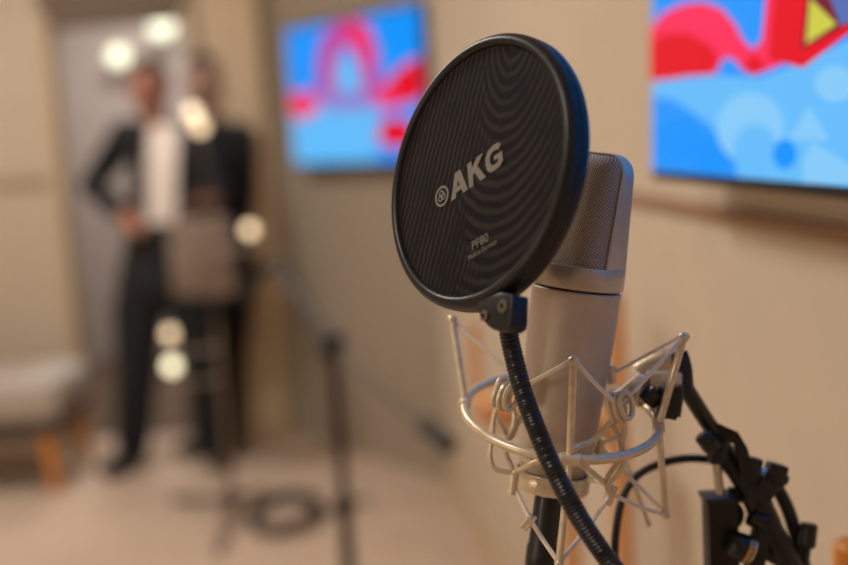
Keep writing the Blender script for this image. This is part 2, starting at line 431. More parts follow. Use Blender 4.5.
scr = picture(t, oT, nT, rtT, Z, WT2, HT2, [(k, pj(p)) for k, p in shp])

# ================================================================== POP FILTER
PF_C = P(475.4, 170.5, .70)
tl = math.radians(12.0); ca, sa = .585, .811
nP = (-F * ca + (-R * math.cos(tl) + U * math.sin(tl)) * sa).normalized()
eU = (U - nP * U.dot(nP)).normalized(); eR = eU.cross(nP).normalized()
if eR.dot(R) < 0: eR = -eR
RI = .0742
KP = 1.018
pf = thing('pop_filter', 'round black microphone screen with grey lettering on a ribbed flexible arm', 'pop filter', PF_C - eU * RI)
prof = [(.0732, -.0105), (.0732, .0006), (.0738, .0020), (.0750, .0031), (.0764, .0034), (.0780, .0029), (.0795, .0016), (.0806, -.0004), (.0811, -.0026),
        (.0811, -.0040), (.0806, -.0046), (.0806, -.0052), (.0811, -.0057), (.0812, -.0070), (.0811, -.0100), (.0803, -.0118), (.0786, -.0128), (.0745, -.0126), (.0732, -.0105)]
prof = [(r * KP, z) for r, z in prof]
MB().lathe(PF_C, nP, prof, 128).build('rim', M['rimblack'], pf)
def disc(z, name, m):
    b = MB(); n, K = 96, 8
    rows, uvs = [], []
    for i in range(K + 1):
        r = .0742 * KP * max(i, .02) / K
        rows.append([PF_C + nP * z + (eR * math.cos(2 * PI * j / n) + eU * math.sin(2 * PI * j / n)) * r for j in range(n)])
        uvs.append([(r / .074 * math.cos(2 * PI * j / n), r / .074 * math.sin(2 * PI * j / n)) for j in range(n + 1)])
    b.grid(rows, True, True, False, uvs=uvs)
    return b.build(name, m, pf)
cloth = disc(.0004, 'mesh_screen', M['cloth'])
disc(-.0088, 'mesh_screen', M['cloth'])
PO = PF_C + nP * .0004
def on(x, y, lift=.0003): return hit(x, y, PO + nP * lift, nP)
# lettering polygons in a skewed cell: (u along the baseline, v up)
O_ = on(451, 201.5); Eb = on(503.5, 164.5); bx = (Eb - O_); by_ = on(448.8, 177.5) - O_
def lt(polys, ox, w):
    return [[(ox + u * w, v) for u, v in p] for p in polys]
# block letters made of quads / strips
def strips(outer, inner):
    return [[outer[i], outer[i + 1], inner[i + 1], inner[i]] for i in range(len(outer) - 1)]
Aq = [[(0, 0), (.27, 0), (.62, 1), (.36, 1)], [(.36, 1), (.68, 1), (1, 0), (.72, 0)], [(.24, .2), (.80, .2), (.74, .4), (.32, .4)]]
Kq = [[(0, 0), (.27, 0), (.27, 1), (0, 1)], [(.27, .38), (.27, .72), (.62, 1), (1, 1)], [(.38, .50), (.58, .68), (1.02, 0), (.68, 0)]]
go = [(.98, .86), (.80, .98), (.50, 1.0), (.22, .92), (.04, .70), (0, .45), (.06, .2), (.25, .03), (.5, 0), (.78, .03), (1, .16), (1, .54)]
gi = [(.78, .68), (.70, .75), (.50, .77), (.36, .72), (.29, .62), (.27, .48), (.30, .35), (.38, .26), (.5, .23), (.62, .24), (.74, .28), (.74, .54)]
Gq = strips(go, gi) + [[(.52, .38), (1, .38), (1, .55), (.52, .55)]]
b = MB()
def put(polys, ox, w, lift):
    for k, p in enumerate(polys):
        b.flat([O_ + bx * (ox + u * w) + by_ * v + nP * (lift + .00002 * k) for u, v in p])
put(Aq, .0, .335, 0); put(Kq, .36, .31, 0); put(Gq, .69, .315, 0)
# round badge: a ring with three small interlocked rings
cO = on(441.8, 196.2); n = 28
def ringq(cx, cy, r0, r1, lift):
    for i in range(n):
        a, c = 2 * PI * i / n, 2 * PI * (i + 1) / n
        b.flat([cO + nP * lift + bxn * (cx + r * math.cos(q)) + byn * (cy + r * math.sin(q)) for r, q in ((r0, a), (r1, a), (r1, c), (r0, c))])
bxn = bx.normalized(); byn = (by_ - bxn * by_.dot(bxn)).normalized()
ringq(0, 0, .0050, .0066, 0)
for k in range(3):
    a = PI / 2 + k * 2 * PI / 3
    ringq(.0016 * math.cos(a), .0016 * math.sin(a), .0013, .0023, .00003 * (k + 1))
b.build('lettering', M['ink'], cloth, smooth=False, label='grey printed letters and round badge')
def text(s, x0, y0, x1, y1, hpx, par, name):
    cu = bpy.data.curves.new(name, 'FONT'); cu.body = s; cu.size = 1.0
    tmp = bpy.data.objects.new(name, cu); COL.objects.link(tmp)
    bpy.context.view_layer.update()
    me = bpy.data.meshes.new_from_object(tmp.evaluated_get(bpy.context.evaluated_depsgraph_get()))
    COL.objects.unlink(tmp); bpy.data.objects.remove(tmp)
    xs = [v.co.x for v in me.vertices]; w = max(xs) - min(xs); x_ = min(xs); hh = max(v.co.y for v in me.vertices)
    o = on(x0, y0); bb = on(x1, y1) - o; u = bb.normalized(); vv = nP.cross(u); vv = vv if vv.dot(U) > 0 else -vv
    hm = (on(x0, y0 - hpx) - o).length
    o0 = origin(par)
    for v in me.vertices: v.co = o + bb * ((v.co.x - x_) / w) + vv * (v.co.y / hh * hm) - o0
    me.materials.append(M['ink']); ob = bpy.data.objects.new(name, me); COL.objects.link(ob); ob.parent = par
    return ob
text('PF80', 472.5, 250.0, 488.5, 240.5, 8.5, cloth, 'lettering')
text('Made in Germany', 468.5, 260.5, 497.0, 243.0, 5.0, cloth, 'lettering')
# clamp under the rim with two socket screws, and the ribbed neck
CLZ = nP * .0046
def onc(x, y): return hit(x, y, PF_C + CLZ, nP)
poly = [(476.5, 308), (479, 316), (487, 326), (492, 329.5), (498, 331), (505, 330.5), (510, 327), (511.5, 320), (512, 294), (500, 292), (486, 298), (478, 302)]
b = MB(); b.prism([onc(x, y) for x, y in poly], -nP * .0125, .0012); clamp = b.build('clamp', M['rimblack'], pf)
for (x, y, r) in ((503, 306.3, .0036), (484.3, 316, .0030)):
    c = onc(x, y) + nP * .0001
    b = MB(); b.lathe(c, nP, [(r, -.001), (r, .0006), (r * .8, .0008), (r * .46, .0008), (r * .44, -.0006), (.00001, -.0006)], 24)
    b.build('screw', M['screwhole'], clamp)
gn = [P(507.5, 322, .705), P(509.5, 338, .703), P(514, 358, .700), P(521, 385, .695), P(530, 412, .69), P(541, 440, .685), P(552, 466, .68), P(566, 494, .676), P(582, 522, .672), P(600, 549, .67), P(622, 577, .67), P(656, 606, .70), P(700, 622, .77), P(716, 624, .815)]
gs = spline(gn, 26)
rr = []
L = 0
for i, p in enumerate(gs):
    if i: L += (p - gs[i - 1]).length
    rr.append(.0058 + .00042 * math.sin(L * 2 * PI / .0024))
# resample densely for ribs
dense = []
for i in range(len(gs) - 1):
    k = max(1, int((gs[i + 1] - gs[i]).length / .0006))
    for j in range(k): dense.append(gs[i].lerp(gs[i + 1], j / k))
dense.append(gs[-1]); rr = []; L = 0
for i, p in enumerate(dense):
    if i: L += (p - dense[i - 1]).length
    rr.append(.0056 + .00035 * math.sin(L * 2 * PI / .0021))
MB().tube(dense, rr, 14).build('gooseneck', M['neck'], pf, label='ribbed black flexible neck')

# ================================================================== MICROPHONE
MO = P(577.2, 286, .774)                      # axis point at the collar's lower edge
axm = (P(594.0, 160, .765) - P(551.0, 482, .7865)).normalized()
th = math.radians(42)
nM = -F * math.cos(th) - R * math.sin(th); nM = (nM - axm * nM.dot(axm)).normalized()
sM = axm.cross(nM); sM = sM if sM.dot(R) > 0 else -sM
mic = thing('microphone', 'satin nickel studio condenser microphone with woven grille head', 'microphone', MO - axm * .13)
MB().lathe(MO, axm, [(.0262, -.001), (.0292, 0), (.0296, .0008), (.0296, .0132), (.0292, .0142), (.0255, .0144)], 72).build('collar', M['nickelband'], mic)
MB().lathe(MO, axm, [(.026, .001), (.0268, -.0004), (.0268, -.0022)], 64).build('groove', M['black'], mic)
MB().lathe(MO, axm, [(.024, -.0018), (.0286, -.0018), (.0291, -.0024), (.0291, -.0034), (.0287, -.0042), (.0282, -.03), (.0270, -.06), (.0257, -.09), (.0247, -.1085), (.0243, -.1095), (.0215, -.1097)], 72).build('body', M['nickel'], mic)
MB().lathe(MO, axm, [(.0222, -.1093), (.0235, -.1097), (.0235, -.1125), (.021, -.1127)], 48).build('seal_ring', M['black'], mic)
MB().lathe(MO, axm, [(.021, -.1122), (.0232, -.1124), (.0232, -.1165), (.0218, -.1180), (.0205, -.1285), (.0001, -.1285)], 48).build('base_plug', M['nickel'], mic)
# grille head
def sup(a, bb, nn, k, N=72):
    t = 2 * PI * k / N; c, s = math.cos(t), math.sin(t)
    return (math.copysign(abs(c) ** (2 / nn), c) * a, math.copysign(abs(s) ** (2 / nn), s) * bb)
H0, H1 = .0142, .0848
rows, uvs, N = [], [], 72
def head_ab(h):
    f = (h - H0) / (H1 - H0)
    a = .0268 - .0004 * f; bb = .0232 - .0088 * f
    e = max(0, (h - (H1 - .010)) / .010)
    k = math.sqrt(max(0, 1 - min(1, e) ** 2.4)) if e > 0 else 1
    return a - (1 - k) * .0085, bb - (1 - k) * .0085
hs = [H0 + (H1 - .010 - H0) * i / 10 for i in range(11)] + [H1 - .010 + .010 * math.sin(PI / 2 * i / 7) for i in range(1, 8)]
for h in hs:
    a, bb = head_ab(h); row = []; u = [0]
    for k in range(N):
        x, y = sup(a, bb, 3.0, k); row.append(MO + axm * h + sM * x + nM * y)
    for k in range(N): u.append(u[-1] + (row[(k + 1) % N] - row[k]).length)
    rows.append(row); uvs.append([(q, h) for q in u])
b = MB(); b.grid(rows, True, False, True, uvs=uvs); b.build('grille', M['grille'], mic, label='woven metal grille')
# side frame arching over the head
path = []
for h in hs[:11]: path.append((head_ab(h)[0], h))
rc = .0125; aT = head_ab(hs[10])[0]
arch = [(aT - rc + rc * math.cos(q), H1 - rc + .0004 + rc * math.sin(q)) for q in [PI / 2 * i / 8 for i in range(0, 9)]]
path = [p for p in path if p[1] < arch[0][1]] + arch
full = path + [(-x, h) for x, h in path[::-1]]
rows = []
for i, (x, h) in enumerate(full):
    p0, p1 = V(full[max(0, i - 1)]), V(full[min(len(full) - 1, i + 1)])
    tt = (p1 - p0).normalized(); nr = V((tt.y, -tt.x)); 
    f = (h - H0) / (H1 - H0); w = .0112 - .0056 * f
    q = lambda off, ww: MO + sM * (x + nr.x * off) + axm * (h + nr.y * off) + nM * ww
    rows.append([q(-.0022, -w), q(.0006, -w), q(.0013, -w + .0008), q(.0015, 0), q(.0013, w - .0008), q(.0006, w), q(-.0022, w)])
b = MB(); b.grid(rows, True, True, True); b.build('head_frame', M['nickelband'], mic, label='smooth metal frame over the grille')

# ================================================================== SHOCK MOUNT
sm = thing('shock_mount', 'sand coloured wire cradle with elastic cords holding the microphone', 'shock mount', MO - axm * .135)
def along(t, off=V((0, 0, 0))): return MO + axm * t + off
b = MB(); b.lathe(MO, axm, [(.0226, -.1345), (.0247, -.1342), (.0252, -.1335), (.0252, -.1232), (.0248, -.1226), (.0232, -.1226), (.0226, -.124), (.0226, -.1345)], 64)
b.build('cup', M['mountmetal'], sm)
b = MB(); b.lathe(MO, axm, [(.0225, -.131), (.0225, -.1245), (.0212, -.124), (.0209, -.130), (.0225, -.131)], 48); b.build('cup_lining', M['black'], sm)
# outer ring
dC = .79
e1 = (P(658.5, 420.5, dC) - P(465.5, 407, dC)) * .5; RR = e1.length
e1n = e1.normalized()
sn = .325; m_ = -U * sn - F * math.sqrt(1 - sn * sn); m_ = (m_ - e1n * m_.dot(e1n)).normalized()
RC = P(561, 414.5, dC)
ringpts = [RC + e1n * (RR * math.cos(2 * PI * i / 96)) + m_ * (RR * math.sin(2 * PI * i / 96)) for i in range(96)]
MB().tube(ringpts, .0031, 12, closed=True).build('outer_ring', M['mountmetal'], sm)
rF = P(563, 458.5, .7285); rRt = P(656, 428, .772); rLt = P(465.5, 401, .80)
def rp(ang): return RC + e1n * (RR * math.cos(ang)) + m_ * (RR * math.sin(ang))
rF = rp(PI / 2); rRt = rp(.12); rLt = rp(PI + .12)
apF = P(573.5, 361, .716); apR = P(684, 337, .772); apL = P(452, 319, .815)
btF = P(559, 563, .738); btR = P(665.5, 515, .80); btB = P(648, 524, .86)
def rod(a, c, r=.0024, name='frame_rod', ends=True):
    b = MB(); b.tube([a, a.lerp(c, .5), c], r, 10)
    if ends:
        for q in (a, c): b.ball(q, r * 1.25, seg=12, rings=8)
    b.build(name, M['mountmetal'], sm)
rod(apF, rF, .0025); rod(rF, btF, .0024); rod(apR, rRt, .0025); rod(rRt, btR, .0024); rod(apL, rLt, .0025)
rBk = rp(-PI / 2 + .5); rod(rBk, btB, .0019)
# joints on the ring
b = MB()
def joint(c, t, name='ring_joint'):
    b = MB(); b.tube([c - t * .0062, c - t * .006, c + t * .006, c + t * .0062], [.0036, .0041, .0041, .0036], 12); b.build(name, M['mountmetal'], sm)
for a in (PI / 2, .12, PI + .12):
    joint(rp(a), (-e1n * math.sin(a) + m_ * math.cos(a)).normalized())
# apex saddles
for q in (apF, apR, apL):
    b = MB(); b.ball(q, .0037, (1, 1, .9), 14, 10); b.build('apex_cap', M['mountmetal'], sm)
kL = P(505, 394, .748); kR = P(619, 406, .752); hR = P(611, 374, .797); hL = P(517, 378, .81)
def cord(pts, r=.00145, name='elastic_cord'):
    MB().tube(pts, r, 8, smooth=4).build(name, M['cord'], sm)
cord([apF + U * .001, P(531, 382.5, .735), kL]); cord([apF + U * .001, P(596, 384, .735), kR])
cord([apR + U * .001, P(652, 372, .76), kR]); cord([apR + U * .002, P(648, 354, .785), hR]); cord([apL, P(484, 348, .812), hL])
hkL = P(513, 484, .75); hkR = P(610, 495, .757); hkR2 = P(600, 447, .80)
cord([hkL, P(533, 524, .745), btF]); cord([hkR, P(588, 527, .748), btF]); cord([hkR + U * .001, P(640, 507, .78), btR]); cord([hkR2, P(632, 480, .80), btR + U * .001])
# hooks
for c, d in ((hR, V((0, 0, 1))), (hkL, axm), (hkR, axm + R * .2), (hkR2, axm)):
    d = d.normalized()
    b = MB(); b.tube([c + d * .0065, c + d * .006, c - d * .006, c - d * .0065], [.0026, .0032, .0032, .0026], 10)
    b.build('cord_hook', M['mountmetal'], sm)
# cord ends tucked in a pair of ferrules
for k in range(2):
    o = R * (.0026 * k) - U * (.0016 * k)
    b = MB(); a = P(521, 527, .742) + o; c = P(531, 515, .735) + o
    b.tube([a, a.lerp(c, .5), c], .0014, 8); b.build('cord_end', M['mountmetal'], sm)
# wound loops at the two knots
for kc, ax in ((kL, P(497, 418, .75) - P(508, 384, .748)), (kR, P(622, 428, .752) - P(615, 392, .752))):
    ax = ax.normalized()
    for k in range(3):
        sd = ax.cross(F).normalized()
        cc = kc + sd * (.0042 * (k - 1)) + ax * (.001 * (k % 2)) + F * (-.001 * k)
        pts = [cc + ax * (.0086 * math.cos(q)) + (sd * .25 * (k - 1) + F).normalized() * (.0035 * math.sin(q)) + sd * (.0035 * math.sin(q)) for q in [2 * PI * i / 20 for i in range(20)]]
        MB().tube(pts, .0018, 8, closed=True).build('cord_loop', M['mountmetal'], sm)
# cradle wires
def wire(px, d=.752, r=.0017, name='cradle_wire'):
    pts = [P(q[0], q[1], q[2] if len(q) > 2 else d) for q in px]
    MB().tube(pts, r, 8, smooth=6).build(name, M['mountmetal'], sm)
wire([(501, 400), (494, 416), (492, 436), (490, 456), (494, 468), (504, 471.5), (512, 474), (514, 484)])
wire([(507, 400), (514, 412), (513, 426), (507, 440), (506, 454), (512, 468), (515, 484)], .756)
wire([(494, 414), (503, 427), (510, 438), (516, 426), (522, 416)], .758)
wire([(621, 412), (625, 428), (622, 446), (624, 462), (618, 474), (609, 484), (609, 494)])
wire([(618, 410), (613, 424), (619, 438), (622, 452, .756), (615, 466), (606, 480), (608, 494)], .757)
wire([(617, 414), (606, 428), (592, 441, .75), (577, 447, .742), (566, 456, .732)], .754, .0019)
wire([(624, 436), (608, 440, .79), (598, 444, .80), (592, 452, .80)], .758)
wire([(514, 473), (526, 467, .745), (540, 461, .738), (556, 458, .731)], .752, .0019)
wire([(572, 459, .731), (582, 465, .738), (594, 474, .748), (607, 485, .755)], .75, .0019)
wire([(590, 480, .765), (598, 481, .76), (606, 484, .757)], .76, .0018)
# swivel: arm from ring, washers, housing
rA = P(632, 408, .805)
b = MB(); b.prism([P(612, 396, .80), P(640, 373, .80), P(646, 383, .80), P(640, 398, .80), P(620, 409, .80)], F * .010, .0012); b.build('swivel_arm', M['mountmetal'], sm)
c = P(641, 391, .797); ax = (R * .75 - U * .25 - F * .5).normalized()
b = MB(); b.lathe(c, ax, [(.0001, -.004), (.0105, -.004), (.0108, -.003), (.0108, .002), (.010, .003), (.0001, .003)], 32); b.build('swivel_washer', M['mountmetal'], sm)
b = MB(); b.tube([P(640, 374, .832), P(652, 367, .83), P(668, 361, .826), P(679, 362, .824)], [.0085, .0095], 20, smooth=4); b.build('swivel_housing', M['mountmetal'], sm)
b = MB(); b.box(P(664, 382, .80), R * .011, U * .007, F * .008, .002); b.build('swivel_block', M['mountmetal'], sm)
b = MB(); b.tube([P(647, 402, .79), P(651, 397.5, .789), P(658, 392, .788)], [.0065, .0065], 16); b.build('lock_screw', M['black'], sm)
# wing knob
poly = [(662, 388), (670, 391), (680, 391), (684, 386), (684.5, 398), (681.5, 418), (676, 416.5), (669, 419), (661, 420.5), (658, 418)]
b = MB(); b.prism([P(x, y, .781) for x, y in poly], F * .017, .0025); b.build('wing_knob', M['black'], sm)
b = MB(); b.tube([P(679, 352, .80), P(682, 368, .80), P(682, 388, .80)], [.0055, .008], 14, smooth=4); b.build('pivot_bolt', M['black'], sm)

# ================================================================== BOOM ARM / STAND
D = .83
base_px = P(722, 560, D)
sx, sy = base_px.x, base_px.y
ms = thing('microphone_stand', 'black metal microphone stand with jointed arm and square post at lower right', 'microphone stand', V((sx, sy, 0)))
b = MB(); b.tube([P(680, 379, .80), P(700, 411, .815), P(720, 441, D), P(740, 472, D + .01)], [.0056, .0056], 16, smooth=4); b.build('upper_rod', M['blackmetal'], ms)
b = MB(); b.tube([P(701.5, 434, .812), P(703, 436, .812), P(712, 447, .812), P(713, 449, .812)], [.0050, .0062, .0062, .0050], 14); b.build('clamp_knob', M['black'], ms)
b = MB(); b.tube([P(709, 444, .82), P(722, 440, .832)], .0075, 14); b.box(P(717, 452, .828), R * .006, U * .008, F * .006, .0015); b.build('rod_clamp', M['black'], ms)
# bent strap
sp = [P(716, 429, .822), P(735, 437.5, .822), P(740, 446, .822), P(744.5, 464, .822), P(751.5, 500, .822)]
b = MB(); w_ = [(R * .0012 + U * .0035)] ; rows = []
for i, q in enumerate(sp):
    hw = (R * .0042 - U * .001) if i > 1 else (U * .0042 + R * .001)
    rows.append([q - hw - F * .001, q + hw - F * .004, q + hw - F * .0015, q - hw + F * .0015])
b.grid(rows, True, True, True); b.build('strap', M['blackmetal'], ms)
b = MB(); b.tube([P(715.5, 453, D), P(717.5, 472, D), P(720, 494, D)], .0031, 12)
b.build('steel_pin', M['steel'], ms, label='bright steel pin')
# square post down to the floor
top = P(719.5, 498, D + .012); pv = V((sx, sy, 0))
b = MB()
tx = V((top.x, top.y, 0)); rx = V((R.x, R.y, 0)).normalized(); ry = V((-rx.y, rx.x, 0))
b.box(V((top.x, top.y, top.z / 2 + .006)), rx * .0105, ry * .0105, Z * (top.z / 2 - .006), .0009); b.build('post', M['blackmetal'], ms)
b = MB(); b.box(top + Z * .001 + rx * .002, rx * .0145, ry * .0125, Z * .0016, .0008); b.build('post_cap', M['black'], ms)
b = MB(); b.lathe(V((top.x, top.y, 0)), Z, [(.0001, 0), (.095, 0), (.10, .004), (.095, .016), (.03, .024), (.02, .03), (.0001, .03)], 48); b.build('base_plate', M['blackmetal'], ms)
# jointed arm
b = MB(); b.tube([P(722, 454, D + .006), P(741, 476, D + .006), P(757, 500, D + .006), P(764, 520, D + .006), P(778, 545, D + .006), P(796, 578, D + .01)], [.0075, .0082, .0098, .0105, .0095, .009], 18, smooth=4); b.build('lower_arm', M['blackmetal'], ms)
b = MB(); b.box(P(761, 489, .828), (R * .8 - U * .6) * .0075, (R * .6 + U * .8) * .0085, F * .010, .002); b.build('joint_block', M['black'], ms)
b = MB(); b.box(P(752, 472, .826), R * .0048 - U * .001, U * .010 + R * .002, F * .006, .0015); b.build('joint_tab', M['black'], ms)
# square knob on its short shaft
b = MB(); b.box(P(774.5, 475.5, .83), (R * .96 - U * .28) * .0068, (U * .96 + R * .28) * .0085, F * .0065, .0015); b.tube([P(780, 478, .83), P(787, 481, .83)], .0036, 12); kn = b.build('square_knob', M['black'], ms)
b = MB(); b.tube([P(762, 474, .83), P(770, 472, .83)], [.0045, .0032], 12); b.build('knob_shaft', M['steel'], kn)
# cylinder knob
b = MB(); b.tube([P(806.5, 546.5, .84), P(807, 545, .84), P(809, 526, .84), P(809.3, 523.5, .84)], [.0050, .0060, .0060, .0052], 18); b.tube([P(806, 545, .845), P(803, 566, .845), P(801, 590, .845)], .0038, 12); b.build('upright_knob', M['black'], ms)
# hinge with bright washers
hx = (R * .93 - U * .38).normalized(); hc = P(744, 548, .825)
b = MB(); b.lathe(hc, hx, [(.0001, -.010), (.007, -.010), (.0092, -.007), (.0096, -.003), (.0096, 0), (.0001, 0)], 28); hg = b.build('hinge_cap', M['black'], ms)
b = MB(); b.lathe(hc, hx, [(.0065, 0), (.0098, .0003), (.0102, .0018), (.0098, .0032), (.0065, .0034)], 32); b.build('hinge_washer', M['brass'], hg)
b = MB(); b.lathe(hc + hx * .0036, hx, [(.0065, 0), (.0100, .0003), (.0102, .0012), (.0096, .0022), (.0065, .0024)], 32); b.build('hinge_washer', M['steel'], hg)
b = MB(); b.prism([P(757, 522, .828), P(772, 530, .828), P(768, 552, .828), P(762, 585, .828), P(746, 585, .828), P(748, 560, .828), P(752, 548, .828)], F * .012, .002); b.build('hinge_plate', M['blackmetal'], ms)
b = MB(); b.tube([P(733, 508, .84), P(736, 509, .84), P(738, 515, .84), P(736, 521, .84), P(733, 522, .84)], .0045, 14, smooth=4); b.build('side_knob', M['black'], ms)
b = MB(); b.tube([P(728, 494, .842), P(742, 495, .84), P(752, 498, .838)], .0052, 12); b.build('post_link', M['blackmetal'], ms)
b = MB(); b.tube([P(750, 516, .83), P(758, 520, .83), P(768, 524, .828)], .0066, 14); b.build('pivot_ear', M['black'], ms)
b = MB(); b.tube([P(766, 553, .835), P(780, 560, .835), P(792, 572, .835)], .0050, 12); b.build('brace', M['blackmetal'], ms)
# microphone cable: plug under the cup, loop back up to the arm and along it
mc = thing('microphone_cable', 'black cable plugged into the microphone, looping up and along the arm', 'cable', along(-.24))
b = MB(); b.lathe(MO, axm, [(.0001, -.1305), (.0092, -.1305), (.0094, -.132), (.0094, -.172), (.0102, -.174), (.0102, -.186), (.0075, -.198), (.0048, -.235), (.0001, -.235)], 32); b.build('plug', M['black'], mc)
e = along(-.232)
cb = [e, along(-.262) + R * .004, P(560, 665, .80), P(588, 672, .81), P(606, 640, .82), P(612, 600, .83), P(614, 565, .835), P(616, 530, .84), P(622, 500, .845), P(636, 477, .848), P(658, 464.5, .85), P(682, 459, .85), P(704, 459, .852), P(722, 463, .858), P(742, 470, .862), P(758, 473, .862), P(770, 480, .86), P(784, 500, .858), P(793, 522, .856), P(800, 548, .855), P(806, 585, .86)]
MB().tube(cb, .0029, 10, smooth=8).build('cord', M['rubber'], mc)
b = MB(); b.tube([P(766, 477, .853), P(778, 490, .852), P(788, 510, .85), P(796, 535, .85), P(803, 562, .85), P(808, 590, .855)], .0050, 12, smooth=6); b.build('cable_sleeve', M['rubber'], mc)

# ================================================================== BACKGROUND THINGS
# wooden stand behind the microphone
wd = 1.85
def wpt(px, py): return P(px, py, wd)
f0 = wpt(543, 415)
ws = thing('wooden_stand', 'honey coloured wooden stand with two uprights behind the microphone', 'stand', V((f0.x, f0.y, 0)))
def post_at(px, ytop, r, name, zb=0.0, tipx=0):
    tp = wpt(px, ytop); b = MB(); b.tube([V((tp.x, tp.y, zb)), V((tp.x, tp.y, (tp.z + zb) * .5)), tp], r, 14); return b.build(name, M['wood'], ws)
post_at(474, 322, .008, 'upright', wpt(478, 415).z); post_at(613, 292, .0165, 'upright')
a, c = wpt(478, 408), wpt(612, 428)
hb = V((0, .018, 0)); b = MB(); b.box((a + c) / 2, (c - a) / 2, Y * .018, Z * .024, .004); b.build('crosspiece', M['wood'], ws)
a, c = wpt(478, 395), wpt(612, 412); b = MB(); b.box((a + c) / 2 - Y * .03, (c - a) / 2, Y * .05, Z * .006, .002); b.build('ledge', M['wood'], ws)
tp = wpt(545, 425); b = MB(); b.tube([V((tp.x - .01, tp.y + .05, 0)), V((tp.x, tp.y, tp.z))], .013, 14); b.build('leg', M['wood'], ws)
tp = wpt(568, 430); b = MB(); b.tube([V((tp.x, tp.y + .03, 0)), V((tp.x, tp.y + .01, tp.z / 2)), V((tp.x, tp.y, tp.z))], .013, 14); b.build('leg', M['wood'], ws)
# stool at the right edge
q = P(856, 541, .96)
so = thing('bar_stool', 'orange wooden stool at the lower right edge by the wall', 'stool', V((q.x, q.y, 0)))
b = MB(); b.lathe(V((q.x, q.y, q.z)), Z, [(.0001, -.03), (.012, -.03), (.018, -.026), (.018, -.004), (.013, 0), (.0001, 0)], 24); b.build('backrest_post', M['woodorange'], so)
zs = .72
b = MB(); b.lathe(V((q.x, q.y, zs)), Z, [(.0001, -.03), (.08, -.03), (.085, -.025), (.085, -.005), (.08, 0), (.0001, 0)], 32); b.build('seat', M['woodorange'], so)
b = MB(); b.tube([V((q.x, q.y, zs - .01)), V((q.x, q.y, q.z - .02))], .012, 12); b.build('backrest_stem', M['woodorange'], so)
for i in range(4):
    a = PI / 4 + i * PI / 2; d = V((math.cos(a), math.sin(a), 0))
    b = MB(); b.tube([V((q.x, q.y, zs - .02)) + d * .055, V((q.x, q.y, 0)) + d * .08], .012, 12); b.build('leg', M['woodorange'], so)

# dark boom stand
bd = 2.9
q = P(342, 470, bd); bs = thing('boom_stand', 'dark boom microphone stand standing out of focus left of centre', 'microphone stand', V((q.x, q.y, 0)))
tz = P(338, 345, bd).z
b = MB(); b.tube([V((q.x, q.y, .02)), V((q.x, q.y, tz * .55))], .017, 14); b.build('lower_tube', M['blackmetal'], bs)
b = MB(); b.tube([V((q.x, q.y, tz * .5)), V((q.x, q.y, tz))], .013, 14); b.build('upper_tube', M['blackmetal'], bs)
b = MB(); b.tube([V((q.x, q.y, tz * .52)), V((q.x, q.y, tz * .56))], .024, 14); b.build('height_collar', M['black'], bs)
b = MB(); b.lathe(V((q.x, q.y, 0)), Z, [(.0001, 0), (.15, 0), (.155, .006), (.15, .016), (.03, .026), (.0001, .028)], 40); b.build('base', M['blackmetal'], bs)
jc = V((q.x, q.y, tz + .005))
b = MB(); b.box(jc, X * .03, Y * .03, Z * .03, .008); b.build('boom_joint', M['black'], bs)
e0 = P(276, 262, 3.25); e2 = P(447, 444, 2.45)
dr = (jc - e0).normalized()
b = MB(); b.tube([e0, jc], .0105, 12); b.build('boom', M['blackmetal'], bs)
b = MB(); b.tube([jc, e2], .0105, 12); b.build('boom_tail', M['greytube'], bs)
b = MB(); b.tube([e2 - (e2 - jc).normalized() * .09, e2 + (e2 - jc).normalized() * .01], [.020, .020], 16); b.build('counterweight', M['black'], bs)
b = MB(); b.tube([e0, e0 + V((-.05, .02, -.03)), e0 + V((-.10, .04, -.10))], [.014, .018], 14); b.build('clip', M['black'], bs)

# slim microphone stand; added glowing balls on arms stand in for reflected ceiling lights
hub = floor_pt(233, 520); hz = .075
ls = thing('glint_stand', 'slim pale stand with added glowing balls standing in for reflections in front of the people', 'light stand', hub)
topz = 1.30
tp = None
for zz in [x / 200 for x in range(100, 400)]:
    if proj(hub + Z * zz)[1] < 128: topz = zz; break
b = MB(); b.tube([hub + Z * .03, hub + Z * topz * .5], .008, 12); b.build('lower_pole', M['chrome'], ls)
b = MB(); b.tube([hub + Z * topz * .48, hub + Z * topz], .005, 12); b.build('upper_pole', M['greytube'], ls)
b = MB(); b.tube([hub + Z * (hz - .03), hub + Z * (hz + .035)], .028, 16); b.build('hub', M['black'], ls)
for px, py in ((172, 502), (212, 570), (262, 494)):
    g = floor_pt(px, py); g = hub + (g - hub).normalized() * min(.36, (g - hub).length)
    b = MB(); b.tube([hub + Z * hz, g + Z * .012], .011, 12); lg = b.build('leg', M['blackmetal'] if py < 560 else M['chrome'], ls)
    b = MB(); b.ball(g + Z * .012, .012, seg=12, rings=8); b.build('foot', M['black'], lg)
dh = (hub - CAM).dot(F)
for px, py, r, bm_ in ((193, 113, .024, 'glint'), (200, 127, .024, 'glintdim'), (250, 230, .023, 'glintdim'), (172, 366, .025, 'glintcool'), (170, 334, .021, 'glintdim')):
    # depth on the stand's own plane
    bp_ = hit(px, py, hub, V((F.x, F.y, 0)).normalized())
    zz = bp_.z - .06
    b = MB(); b.tube([V((hub.x, hub.y, zz)), V(((hub.x + bp_.x) / 2, hub.y, zz - .005)), V((bp_.x, bp_.y, zz)), bp_ - Z * r], .0035, 8, smooth=4); ar = b.build('arm', M['chrome'], ls)
    b = MB(); b.ball(bp_, r, seg=16, rings=10); b.build('glint', M[bm_], ar, label='added glowing ball for a reflected bulb')

